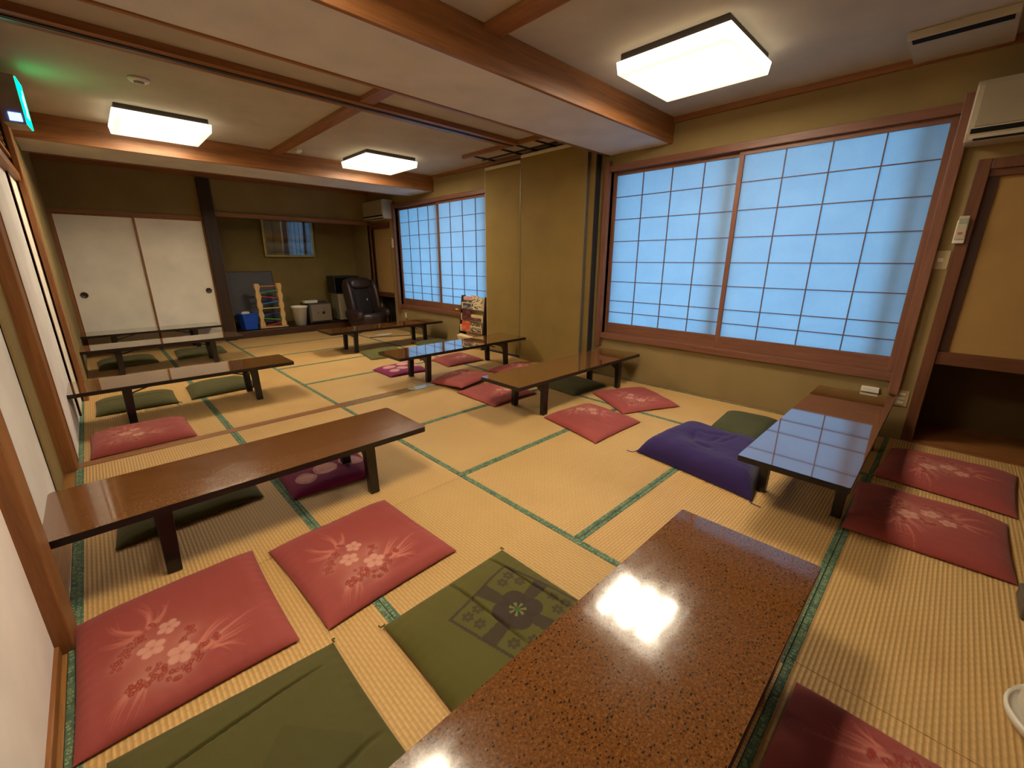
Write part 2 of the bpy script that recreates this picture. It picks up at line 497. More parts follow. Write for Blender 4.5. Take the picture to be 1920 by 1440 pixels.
# left wall pieces
struct(MB().box(-.45, -.33, YN, 1.90, -.002, CEIL).build('wall_left', M['white_wall']))
struct(MB().box(-.55, -.24, 5.76, YB, -.01, CEIL).build('wall_left', M['wall']))
struct(MB().box(-.55, -.33, 1.9, 5.62, 1.99, CEIL).build('wall_left', M['wall']))
struct(MB().box(-.55, -.45, YN, 5.8, -.05, 2.7).build('wall_left', M['wall']))
struct(MB().box(-.55, -.36, 3.34, 3.70, 0, 2.0).build('wall_left', M['wall']))
struct(MB().box(-.40, -.285, 1.88, 2.05, -.002, CEIL).build('trim_12', M['wood_z'], bevel=.005))
struct(MB().box(-.34, -.318, YN, 1.88, -.002, .04).build('baseboard_left', M['wood_y'], bevel=.003))
struct(MB().box(-.44, -.295, 3.70, 3.87, -.002, CEIL).build('trim_13', M['wood_z'], bevel=.005))
struct(MB().box(-.27, -.232, 5.60, 5.76, -.002, CEIL).build('trim_14', M['wood_z'], bevel=.005))
struct(MB().box(-.42, -.25, 3.87, 5.62, 1.93, 1.99).build('trim_15', M['wood_y'], bevel=.003))
struct(MB().box(-.42, -.31, 2.05, 3.70, 1.93, 1.99).build('trim_15', M['wood_y'], bevel=.003))
# transom lattice over the left paper doors
rm = MB()
rm.box(-.30, -.27, 3.87, 5.62, 2.10, 2.13); rm.box(-.30, -.27, 3.87, 5.62, 2.40, 2.43)
for k in range(6): rm.box(-.293, -.281, 3.87, 5.62, 2.15+.04*k, 2.162+.04*k)
for k in range(5): rm.box(-.295, -.277, 4.1+.32*k, 4.125+.32*k, 2.10, 2.43)
struct(rm.build('trim_16', M['wood_y']))

# ------------------------------------------------------------------ ceiling and beams
struct(MB().box(-.6, XR+.12, YN-.1, YB+.1, CEIL, CEIL+.12).build('ceiling', M['ceil']))
def beam(n, y0, y1, z0):
    # papered soffit with a cedar face board on each side
    struct(MB().box(-.45, XR, y0+.03, y1-.03, z0+.004, CEIL).build('trim_%d' % n, M['soffit']))
    struct(MB().box(-.45, XR, y0, y0+.03, z0, CEIL).build('trim_%d' % (n+1), M['wood_x'], bevel=.003))
    struct(MB().box(-.45, XR, y1-.03, y1, z0-.004, CEIL).build('trim_%d' % (n+2), M['wood_x'], bevel=.003))
beam(17, 2.14, 2.86, 2.365)
beam(20, 6.11, 6.88, 2.355)
struct(MB().box(XR-.035, XR, YN, 2.14, 2.535, CEIL).build('trim_23', M['wood_y'], bevel=.003))
struct(MB().box(XR-.035, XR, 2.86, 6.11, 2.535, CEIL).build('trim_24', M['wood_y'], bevel=.003))
struct(MB().box(1.86, 1.99, YN, 2.14, 2.545, CEIL).build('trim_25', M['wood_y'], bevel=.003))
struct(MB().box(1.86, 1.98, 2.86, 6.11, 2.545, CEIL).build('trim_26', M['wood_y'], bevel=.003))
# partition rail: cedar board carrying a steel track
rl = MB(); rl.box(-.33, 3.68, 3.70, 3.88, 2.535, CEIL, 0); rl.box(-.33, 3.68, 3.765, 3.785, 2.528, 2.535, 1); rl.box(-.33, 3.68, 3.80, 3.82, 2.529, 2.535, 2)
struct(rl.build('trim_27', [M['wood_x'], M['seal'], M['alu']]))
sr = MB()
sr.box(3.68, 3.72, 2.90, 4.70, 2.54, CEIL, 0)
for a in ((3.76, 3.775, 2.95, 4.60), (4.02, 4.035, 2.95, 4.70)): sr.box(a[0], a[1], a[2], a[3], 2.566, CEIL, 1)
for y in (3.30, 3.55, 3.84, 4.10, 4.60): sr.box(3.72, 4.16, y, y+.016, 2.564, CEIL, 1)
struct(sr.build('trim_28', [M['wood_y'], M['seal']]))
struct(MB().box(4.08, 4.16, -.14, -.05, 2.33, CEIL).build('trim_29', M['wood_z']))

# ------------------------------------------------------------------ windows with paper screens
def window(n, W, y_split, extra_posts=True):
    y0, y1, z0, z1 = W
    fr = MB()
    fr.box(XR-.03, XR+.10, y0-.06, y1+.06, z1-.005, z1+.055)          # head
    fr.box(XR-.035, XR+.10, y0-.06, y1+.06, z0-.055, z0+.005)         # sill
    o = struct(fr.build('window_%d' % n, M['red_y'], bevel=.003))
    for yy in ((y0-.06, y0), (y1, y1+.06)):
        MB().box(XR-.045, XR+.10, yy[0], yy[1], z0-.15, z1+.10).build('casing', M['red_z'], o, bevel=.004)
    # two sliding screens
    for k, (a, b, xx) in enumerate(((y0, y_split+.025, XR+.012), (y_split-.015, y1, XR+.045))):
        sc = MB()
        st = .04
        sc.box(xx, xx+.025, a, a+st, z0, z1); sc.box(xx, xx+.025, b-st, b, z0, z1)
        scr = sc.build('sliding_screen', M['red_z'], o, bevel=.002)
        rb = MB(); rb.box(xx+.001, xx+.024, a+st, b-st, z0, z0+.12); rb.box(xx+.001, xx+.024, a+st, b-st, z1-.04, z1)
        rb.build('screen_rail', M['red_y'], scr)
        la = MB(); zb, zt = z0+.12, z1-.04
        w = .0075
        for j in (1, 2, 3):
            yy = a+st+(b-a-2*st)*j/4; la.box(xx+.006, xx+.016, yy-w/2, yy+w/2, zb, zt)
        for zz in (.735, .862, 1.075, 1.286, 1.505, 1.73, 1.956):
            la.box(xx+.007, xx+.015, a+st, b-st, zz-w/2, zz+w/2)
        la.build('lattice', M['lattice'], scr)
        MB().box(xx+.017, xx+.0185, a+st, b-st, zb, zt).build('paper', M['paper'], scr)
    # aluminium sash and glass outside
    sa = MB(); xs = XR+.16
    sa.box(xs, xs+.03, y0-.05, y1+.05, z0-.05, z0+.02); sa.box(xs, xs+.03, y0-.05, y1+.05, z1-.02, z1+.05)
    for yy in (y0-.05, y1-.02): sa.box(xs, xs+.03, yy, yy+.07, z0, z1)
    for yy in (y0+.10, y_split+.06): sa.box(XR+.115, XR+.14, yy, yy+.085, z0, z1)
    sa.build('aluminium_sash', M['alu'], o)
    t = NT('window_glass'); t.set((.9, .95, .95, 1), .02, .5); t.b.inputs['Transmission Weight'].default_value = 1
    tr = t.node('ShaderNodeBsdfTransparent'); t.link(tr.outputs[0], t.n['Material Output'].inputs[0])
    tr.inputs[0].default_value = (.93, .96, .97, 1)
    MB().box(xs+.012, xs+.016, y0, y1, z0, z1).build('glass_pane', t.mat, o)
    return o
window(1, W1, 1.50)
window(2, W2, 6.06)

# unseen overhang added outside to darken the upper part of the window paper
struct(MB().box(XR+.25, XR+1.3, -1, 9, 2.45, 2.55).build('trim_30', M['dark_x']))

# ------------------------------------------------------------------ sliding doors
def fusuma(n, x0, x1, y, z0, z1, hx, mat):
    o = struct(MB().box(x0, x1, y, y+.02, z0, z1).build('door_%d' % n, mat))
    f = MB(); w = .022
    f.box(x0-.001, x0+w, y-.005, y+.024, z0, z1); f.box(x1-w, x1+.001, y-.005, y+.024, z0, z1)
    f.box(x0+w, x1-w, y-.005, y+.024, z0, z0+.03); f.box(x0+w, x1-w, y-.005, y+.024, z1-.02, z1)
    f.build('door_frame', M['wood_z'], o)
    h = MB().lathe([(.042, 0), (.042, .006), (.033, .007), (.028, .003), (.0, .003)], n=24)
    ho = h.build('door_pull', plain('bronze_pull', S(70, 60, 52), .4, .5, .6), o, (hx, y-.001, .83), True)
    ho.rotation_euler = (math.pi/2, 0, 0)
fusuma(1, -.215, .62, YB+.02, 0, 1.90, -.10, M['fusuma'])
fusuma(2, .60, 1.435, YB-.01, 0, 1.90, 1.34, M['fusuma'])
def side_door(n, y0, y1, x, z1, mat, f=.03):
    o = struct(MB().box(x-.02, x, y0, y1, .0, z1).build('door_%d' % n, mat))
    m = MB(); m.box(x-.024, x+.004, y0, y0+f, 0, z1); m.box(x-.024, x+.004, y1-f, y1, 0, z1)
    m.build('door_frame', M['wood_z'], o)
    return o
M['screen_white'] = wall_mat('white_screen_paper', S(232, 224, 216), .9)
side_door(3, 2.05, 3.36, -.375, 1.93, M['screen_white'], .02)
side_door(4, 3.87, 5.10, -.295, 1.93, M['screen_white'], .018)
side_door(5, 5.06, 5.62, -.284, 1.93, M['fusuma'], .018)

# cupboards set in the right wall
def cupboard(n, y0, y1, z1, frame_near):
    o = struct(MB().box(XR+.03, XR+.05, y0, y1, .68, z1).build('door_%d' % n, M['fusuma_tan']))
    m = MB()
    m.box(XR+.0, XR+.06, y0, y1, .60, .69); m.box(XR+.0, XR+.06, y0, y1, z1-.045, z1)
    m.build('cupboard_rail', wood('cupboard_rail_wood', S(78, 42, 22), S(104, 60, 32), 'y'), o, bevel=.003)
    m = MB()
    m.box(XR+.018, XR+.055, y1-.05, y1, .69, z1-.045); m.box(XR+.018, XR+.055, y0, y0+.04, .69, z1-.045)
    m.build('door_stile', wood('dark_stile_wood', S(58, 30, 18), S(80, 44, 26), 'z'), o)
    m = MB(); m.box(XR-.02, XR+.08, y1, y1+.065, 0, z1+.06); m.box(XR-.018, XR+.08, y0, y1, z1-.002, z1+.06)
    m.build('cupboard_post', wood('cupboard_post_wood', S(84, 48, 28), S(112, 66, 38), 'z'), o, bevel=.004)
cupboard(6, N1[0], N1[1]-.001, 1.86, True)
cupboard(7, N2[0]+.0, N2[1], 1.93, True)

# ------------------------------------------------------------------ folded partition panels by the window wall
pp = thing('partition_panel', 'tall olive folding partition panel standing between the two windows, nearer and wider one', 'partition', (4.06, 3.52, 0), group=None)
MB().box(0, .045, -.50, .50, .004, 2.50).build('panel_board', M['panel'], pp)
MB().box(-.004, .05, -.50, .50, 2.50, 2.535).build('top_rail', M['cream'], pp)
MB().box(-.004, .048, -.506, -.50, .004, 2.50).build('edge_strip', M['alu'], pp)
MB().box(-.004, .048, .50, .506, .004, 2.50).build('edge_strip', M['alu'], pp)
pq = thing('partition_panel', 'narrower olive partition panel beside the magazine rack, left of the wider panel', 'partition', (4.085, 4.38, 0))
MB().box(0, .045, -.345, .345, .03, 2.455).build('panel_board', M['panel'], pq)
MB().box(-.003, .048, -.345, .345, 2.455, 2.49).build('top_rail', M['cream'], pq)
MB().box(-.006, .048, -.345, .345, .004, .03).build('bottom_seal', M['seal'], pq)
MB().box(-.003, .046, .345, .350, .004, 2.455).build('edge_strip', M['cream'], pq)
for k in range(2):
    ps = thing('partition_panel', ('dark edged partition panel stacked directly behind the wide olive panel', 'rearmost dark edged partition panel against the window wall')[k], 'partition', (4.112+k*.043, 3.44, 0))
    MB().box(0, .032, -.50, .50, .006, 2.50).build('panel_board', M['panel'], ps)
    MB().box(-.004, .036, -.512, -.50, .006, 2.50).build('edge_seal', M['seal'], ps)

# ------------------------------------------------------------------ ceiling lights
def make_light():
    root = thing('ceiling_light', 'x', 'ceiling light', (0, 0, 2.46), group='square ceiling lights')
    MB().box(-.335, .335, -.335, .335, .065, .12).build('light_frame', M['lampframe'], root, bevel=.004)
    d = .355; e = .345
    dm = MB().hexa([(-e,-e,0),(e,-e,0),(e,e,0),(-e,e,0),(-d,-d,.075),(d,-d,.075),(d,d,.075),(-d,d,.075)])
    dm.m = [0, 1, 1, 1, 1, 1]
    dm.build('diffuser', [M['lamp'], M['lampside']], root, bevel=.006)
    return root
L0 = make_light()
LS = [((3.07, 1.475), 'lit square ceiling light nearest the big window, in front of the big beam'),
      ((.76, 5.60), 'lit ceiling light at upper left, close to the green exit sign'),
      ((3.00, 5.57), 'small looking lit ceiling light in the middle before the far window'),
      ((.75, 1.475), 'lit square ceiling light overhead, above the left end of the near table')]
for i, ((x, y), lb) in enumerate(LS):
    o = L0 if i == 0 else copy_tree(L0)
    o.location = (x, y, 2.46); o['label'] = lb

# exit sign on the left wall
ex = thing('exit_sign', 'glowing green exit sign box high on the left wall', 'exit sign', (-.105, 4.72, 2.2), math.radians(-4))
MB().box(-.11, 0, 0, .23, 0, .30).build('sign_box', plain('grey_sign_housing', S(168, 156, 140), .5), ex, bevel=.004)
MB().box(0, .006, .008, .222, .008, .292).build('sign_face', M['exit'], ex)
MB().prism([(.05, .06), (.17, .06), (.17, .24), (.13, .24), (.13, .13), (.09, .20), (.07, .17), (.10, .10)], .006, .0075, axis='x').build('pictogram', M['exitw'], ex)
MB().box(-.075, -.015, -.004, 0, .015, .065).build('lamp_window', M['exitb'], ex)

def disc(name, label, cat, x, y, r, h, mat):
    o = MB().lathe([(r, 0), (r*.98, -h*.4), (r*.7, -h), (0, -h)], n=28).build(name, mat, None, (x, y, CEIL), True)
    return tag(o, label, cat)
sd = thing('smoke_detector', 'round white smoke detector on the ceiling above the left ceiling light', 'smoke detector', (.54, 4.50, CEIL))
MB().lathe([(.065, 0), (.065, -.012), (.05, -.022), (0, -.022)], n=32).build('detector_body', M['white'], sd, smooth=True)
MB().lathe([(.032, -.022), (.03, -.034), (0, -.034)], n=24).build('detector_grille', M['acgrey'], sd, smooth=True)
tag(MB().lathe([(.045, 0), (.042, -.02), (.02, -.04), (0, -.04)], n=24).build('heat_detector', M['white'], None, (2.10, 5.86, CEIL), True),
    'small white ceiling sensor between the two far ceiling lights', 'sensor')
tag(MB().lathe([(.04, 0), (.036, -.02), (.015, -.035), (0, -.035)], n=20).build('heat_detector', M['white'], None, (2.35, .93, CEIL), True),
    'small white ceiling sensor at the top edge of the photo, near the cross batten', 'sensor')

# ceiling vent near the right window
cv = thing('ceiling_vent', 'white rectangular ceiling vent box with a dark slot, above the near air conditioner', 'vent', (3.92, .27, CEIL))
MB().box(-.22, .22, -.22, .22, -.045, 0).build('vent_panel', M['acwhite'], cv, bevel=.004)
MB().box(-.214, -.145, -.20, .20, -.0465, -.043).build('slot', M['slot'], cv)

# ------------------------------------------------------------------ air conditioners
def make_ac(L):
    root = thing('air_conditioner', 'x', 'air conditioner', (0, 0, 0))
    b = MB()
    prof = [(-.0, 0), (-.19, .0), (-.215, .04), (-.215, .30), (-.195, .325), (0, .325)]   # x,z outline
    b.prism([(p[0], p[1]) for p in prof][::-1], -L, 0, axis='y')
    b.build('casing', M['acwhite'], root, bevel=.008)
    MB().box(-.221, -.214, -L+.03, -.03, .075, .30).build('front_grille', M['acgrey'], root, bevel=.003)
    MB().box(-.2185, -.16, -L+.02, -.02, .040, .066).build('air_outlet', M['slot'], root)
    MB().bar((-.205, -L+.02, .02), (-.205, -.02, .02), .006, .022).build('louver', M['acwhite'], root)
    MB().box(-.212, -.15, -L+.04, -.04, .003, .012).build('outlet_slot', M['slot'], root)
    return root
a1 = make_ac(.78); a1.location = (XR, .15, 2.0)
a1['label'] = 'large white wall air conditioner at the right edge, above the tan cupboard door'
a2 = copy_tree(a1); a2.location = (XR, 8.20, 2.03)
a2['label'] = 'white air conditioner in the far corner, left of the far window'
for o in (a1, a2): o['group'] = 'wall air conditioners'

# ------------------------------------------------------------------ small wall fittings
def plate(name, label, cat, y, z, w, h, inner):
    r = thing(name, label, cat, (XR, y, z))
    MB().box(-.006, 0, -w/2, w/2, -h/2, h/2).build('plate', plain('beige_switch_plate', S(176, 156, 116), .5, var=.03), r, bevel=.002)
    for (a, b, c, e) in inner:
        MB().box(-.009, -.006, a, b, c, e).build('rocker' if 'switch' in name else 'socket', M['white'], r, bevel=.001)
    return r
plate('light_switch', 'beige wall switch plate with one small white rocker below the remote holder', 'switch', .112, 1.31, .085, .12, [(-.014, .014, -.012, .012)])
plate('wall_outlet', 'white wall outlet plate beside the near cupboard post, low on the wall', 'outlet', .118, .315, .075, .12, [(-.018, .018, -.042, -.022), (-.018, .018, -.010, .010), (-.018, .018, .022, .042)])
plate('wall_outlet', 'small outlet plate under the left end of the big window beside the partition', 'outlet', 2.93, .21, .05, .12, [(-.012, .012, -.03, .03)])
plate('wall_outlet', 'low white outlet under the big window, just past the brown table end', 'outlet', 2.72, .28, .12, .05, [(-.04, .04, -.012, .012)])
plate('wall_outlet', 'low outlet plate under the left end of the far window', 'outlet', 7.22, .30, .07, .11, [(-.015, .015, -.03, .03)])
wb = tag(MB().box(-.035, 0, -.055, .055, -.02, .02).build('junction_box', M['white'], None, (XR, .305, .345), bevel=.004),
         'white oblong box low on the wall at the end of the window side table', 'junction box')
def remote(label, y, z):
    r = thing('remote_control', label, 'remote control', (XR-.022, y, z))
    MB().box(-.022, .0, -.028, .028, -.085, .06).build('holder', M['white'], r, bevel=.004)
    MB().box(-.030, -.022, -.024, .024, -.06, .085).build('remote_body', M['acwhite'], r, bevel=.003)
    MB().box(-.0315, -.030, -.019, .019, .035, .07).build('display', plain('lcd_glass', S(150, 150, 130), .2), r)
    MB().box(-.032, -.030, -.010, .012, -.03, -.015).build('button', plain('orange_button', S(168, 96, 70), .5), r)
    return r
remote('white remote control in a wall holder beside the near tan cupboard', .052, 1.50)
remote('small white remote control on the wall beside the far window', 7.47, 1.62)

# ------------------------------------------------------------------ tables
def rrect(x0, x1, y0, y1, r, n=5):
    pts = []
    for cx, cy, a0 in ((x1-r, y1-r, 0), (x0+r, y1-r, 90), (x0+r, y0+r, 180), (x1-r, y0+r, 270)):
        for k in range(n+1):
            a = math.radians(a0+90*k/n); pts.append((cx+r*math.cos(a), cy+r*math.sin(a)))
    return pts
def make_table(L, W=.47, ins=(.33, .33), H=.33, top='laminate', rc=.010):
    root = thing('low_table', 'x', 'table', (0, 0, 0))
    MB().prism(rrect(-L/2, L/2, -W/2, W/2, rc), H-.030, H-.0005, 0, 1).build('table_top', [M['black'], M[top]], root)
    MB().prism(rrect(-L/2-.0015, L/2+.0015, -W/2-.0015, W/2+.0015, rc+.001), H-.031, H-.003, 0).build('edge_band', M['black'], root)
    for s, i in ((-1, ins[0]), (1, ins[1])):
        x = s*(L/2-i)
        for t in (-1, 1):
            y = t*(W/2-.055)
            w0, w1 = .026, .030
            MB().hexa([(x-w0, y-.022, 0), (x+w0, y-.022, 0), (x+w0, y+.022, 0), (x-w0, y+.022, 0),
                       (x-w1-s*.01, y-.024, H-.031), (x+w1-s*.01, y-.024, H-.031), (x+w1-s*.01, y+.024, H-.031), (x-w1-s*.01, y+.024, H-.031)]
                      ).build('leg', M['black'], root, bevel=.003)
        ap = [(-(W/2-.078), H-.031), (-(W/2-.078), H-.135), (-(W/2-.13), H-.095), (W/2-.13, H-.095), (W/2-.078, H-.135), (W/2-.078, H-.031)]
        MB().prism([(a, b) for a, b in ap], x-.015-s*.006, x+.015-s*.006, axis='x').build('leg_crosspiece', M['black'], root)
        pts = [(x-s*(.02+.42*k/8), 0, H-.12+.085*math.sin(math.pi/2*k/8)) for k in range(9)]
        MB().tube(pts, .006, 6).build('folding_strut', M['blackmetal'], root, smooth=True)
    return root
tL = make_table(1.60, .48, (.33, .34), rc=.02); tR = make_table(1.86, .47, (.36, .32))
tRp = make_table(1.86, .47, (.36, .32), top='laminate_polished')
tLw = make_table(1.60, .48, (.33, .34), rc=.02, top='laminate_worn'); tRw = make_table(1.86, .47, (.36, .32), top='laminate_worn')
TB = [(tRw, .615, .358, 0, 'speckled brown low table in the foreground with a lamp reflected in its top'),
      (tLw, .49, 2.315, .0, 'brown low table at left centre, first from the viewer along the left wall'),
      (tL, .50, 4.69, .0, 'brown low table along the left wall with two green cushions beneath, second from the viewer'),
      (tL, .53, 6.77, .0, 'thin looking brown low table along the left wall, third from the viewer'),
      (tL, .54, 8.09, .0, 'pale reflecting low table right in front of the white sliding doors'),
      (tR, 3.16, 6.10, .0, 'farthest low table on the window side, in front of the black reclining chair'),
      (tRp, 3.05, 4.06, .0, 'low table with window panes reflected in it, end against the olive partition'),
      (tR, 3.20, 2.485, .0, 'brown low table below the left part of the big window'),
      (tRp, 3.17, .38, .0, 'brown low table reflecting the big window, at right with the purple cushion beside it')]
used = set()
for src, x, y, rz, lb in TB:
    if id(src) in used: o = copy_tree(src)
    else: o = src; used.add(id(src))
    o.location = (x, y, 0.0026 if False else 0.003); o.rotation_euler = (0, 0, rz); o['label'] = lb; o['group'] = 'low brown dining tables'

# ------------------------------------------------------------------ cushions
def sm(e0, e1, x):
    t = np.clip((x-e0)/(e1-e0), 0, 1); return t*t*(3-2*t)
def lin(c): return np.array(S(*c)[:3])
def flower(u, v, cx, cy, r, rot=0, petals=5, asp=1.0):
    dx, dy = (u-cx), (v-cy)*asp
    rr = np.hypot(dx, dy); th = np.arctan2(dy, dx)+rot
    edge = r*(.62+.38*np.abs(np.cos(petals*th/2))**.7)
    m = 1-sm(edge*.86, edge, rr)
    vein = .75+.25*np.abs(np.cos(petals*th/2))
    return m*vein, rr
def pat_red(u, v, k=0, seed=0):
    """plum blossoms, berry clusters and feather sprays woven on a red ground"""
    base = lin((160, 73, 67)); deep = lin((147, 62, 54)); pale = lin((206, 148, 128)); mid = lin((178, 102, 86)); dark = lin((146, 50, 38))
    c = np.ones(u.shape+(3,))*base
    rng = np.random.RandomState(3)
    inner = sm(.06, .16, u)*sm(.06, .16, 1-u)*sm(.06, .16, v)*sm(.06, .16, 1-v)
    c = c*(1-inner[..., None]*.6)+deep*inner[..., None]*.6
    def put(m, col, a=1.0):
        nonlocal c
        m = np.clip(m, 0, 1)[..., None]*a; c = c*(1-m)+col*m
    def streak(x0, y0, x1, y1, w, col, a, bend=0.0):
        t = np.clip(((u-x0)*(x1-x0)+(v-y0)*(y1-y0))/((x1-x0)**2+(y1-y0)**2), 0, 1)
        nx, ny = -(y1-y0), (x1-x0); ln = math.hypot(nx, ny)
        px = x0+(x1-x0)*t+nx*bend*np.sin(math.pi*t); py = y0+(y1-y0)*t+ny*bend*np.sin(math.pi*t)
        d = np.hypot(u-px, v-py); put(1-sm(w*(1-t)*.5, w*(1.15-t), d), col, a)
    # soft glow of pale weft around the bouquet
    put(np.exp(-(((u-.38)/.20)**2+((v-.34)/.19)**2)*1.2), mid, .75)
    for a in ((.57,.20,.86,.31,.05),(.57,.20,.80,.22,-.04),(.60,.18,.74,.11,.03),(.55,.24,.74,.38,.06),(.28,.20,.12,.05,-.05),(.30,.18,.22,.05,.04),(.26,.2,.16,.12,.02),
              (.30,.55,.16,.73,.10),(.34,.56,.30,.80,-.12),(.38,.58,.43,.74,-.1),(.27,.52,.14,.60,.1)):
        for q in range(7):     # every spray is a fan of fine strands
            j = (rng.rand(4)-.5)*np.array([.03, .03, .07, .07]); L = .7+.35*rng.rand()
            x1 = a[0]+(a[2]-a[0])*L+j[2]; y1 = a[1]+(a[3]-a[1])*L+j[3]
            streak(a[0]+j[0], a[1]+j[1], x1, y1, .011, mid*(1.1+.25*rng.rand()), .36, a[4]*(.6+.8*rng.rand()))
    for (x, y, n, s) in ((.28,.48,9,.036),(.23,.43,8,.034),(.19,.38,8,.032),(.37,.57,4,.022),(.52,.38,10,.034),(.48,.33,6,.028),(.63,.24,8,.024),(.56,.22,5,.024),(.52,.17,6,.028),(.33,.20,20,.062),(.24,.18,10,.040),(.41,.13,8,.036),(.47,.14,6,.03)):
        put(np.exp(-(((u-x)**2+(v-y)**2)/(s*s*1.6)))*.8, pale*.80, .55)
        for q in range(n):
            a = rng.rand()*6.28; r = s*math.sqrt(rng.rand())
            m, rr = flower(u, v, x+r*math.cos(a), y+r*math.sin(a), .0165, rng.rand()*3, 5)
            put(m, dark, .95); put(1-sm(.002, .004, rr), pale, .6)
    for x, y, r, ro in ((.43,.49,.062,.3),(.34,.38,.072,.9),(.46,.25,.078,.1)):
        m, rr = flower(u, v, x, y, r, ro)
        put(m, pale, .9); put(1-sm(r*.12, r*.24, rr), mid, .8)
        put((1-sm(.0, r*.03, np.abs(rr-r*.33)))*.6, lin((190, 110, 84)), .7)
    return c
def pat_green_plain(u, v, k=0, seed=0):
    base = lin((82, 77, 32)); c = np.ones(u.shape+(3,))*base
    # faint tone on tone patchwork medallion
    m = (np.abs(u-.62)+np.abs(v-.38) < .26)
    c[m] *= .88
    for x, y, r in ((.42, .28, .07), (.36, .36, .06), (.54, .22, .05)):
        f, _ = flower(u, v, x, y, r); c = c*(1+.12*f[..., None])
    return c
def pat_green_flower(u, v, k=0, seed=0):
    """brown five-petal flower over a ring of patchwork diamonds"""
    base = lin((88, 82, 28)); dk = lin((58, 44, 34)); c = np.ones(u.shape+(3,))*base
    def put(m, col, a=1.0):
        nonlocal c
        m = np.clip(m, 0, 1)[..., None]*a; c = c*(1-m)+col*m
    x = (u-.62); y = (v-.47)
    a = math.radians(12); X = x*math.cos(a)+y*math.sin(a); Y = -x*math.sin(a)+y*math.cos(a)
    q = np.maximum(np.abs(X), np.abs(Y))
    put((np.abs(q-.285) < .010)*1.0, dk, .85)
    put(((np.abs(X) < .028*(1+3*np.abs(Y)))*(np.abs(Y) < .285)*(np.abs(Y) > .08))*1.0, dk, .85)
    put(((np.abs(Y) < .028*(1+3*np.abs(X)))*(np.abs(X) < .285)*(np.abs(X) > .08))*1.0, dk, .85)
    for i in (-1, 1):
        for j in (-1, 1):
            for (ox, oy) in ((.13, .2), (.21, .12), (.21, .21)):
                m, rr = flower(X, Y, i*ox, j*oy, .042, .4, 6); put(m, dk, .75); put(1-sm(.006, .012, rr), base, .8)
    for k2 in range(4):
        an = math.radians(45+90*k2); m, rr = flower(X, Y, .085*math.cos(an), .085*math.sin(an), .085, an, 2)
        rr = np.hypot(X-.08*math.cos(an), Y-.08*math.sin(an)); put(1-sm(.070, .078, rr), dk, .95)
    rr = np.hypot(X, Y); th = np.arctan2(Y, X)
    put((1-sm(.05, .055, rr))*(np.cos(th*7) > .1), lin((118, 120, 50)), .9)
    put(1-sm(.012, .018, rr), lin((40, 96, 60)), 1)
    return c
def pat_circles(u, v, k=0, seed=0):
    base = lin((138, 34, 88)); pale = lin((222, 158, 150)); c = np.ones(u.shape+(3,))*base
    for x, y, r in ((.26,.62,.15),(.62,.70,.15),(.47,.36,.14),(.80,.42,.15),(.22,.24,.12)):
        rr = np.hypot(u-x, v-y); m = (1-sm(r*.94, r, rr))[..., None]; c = c*(1-m)+pale*m
        g = ((np.abs(rr-r*.8) < .006)*1.0)[..., None]*.4; c = c*(1-g)+base*g
    return c
def pat_purple(u, v, k=0, seed=0):
    return np.ones(u.shape+(3,))*lin((52, 36, 92))

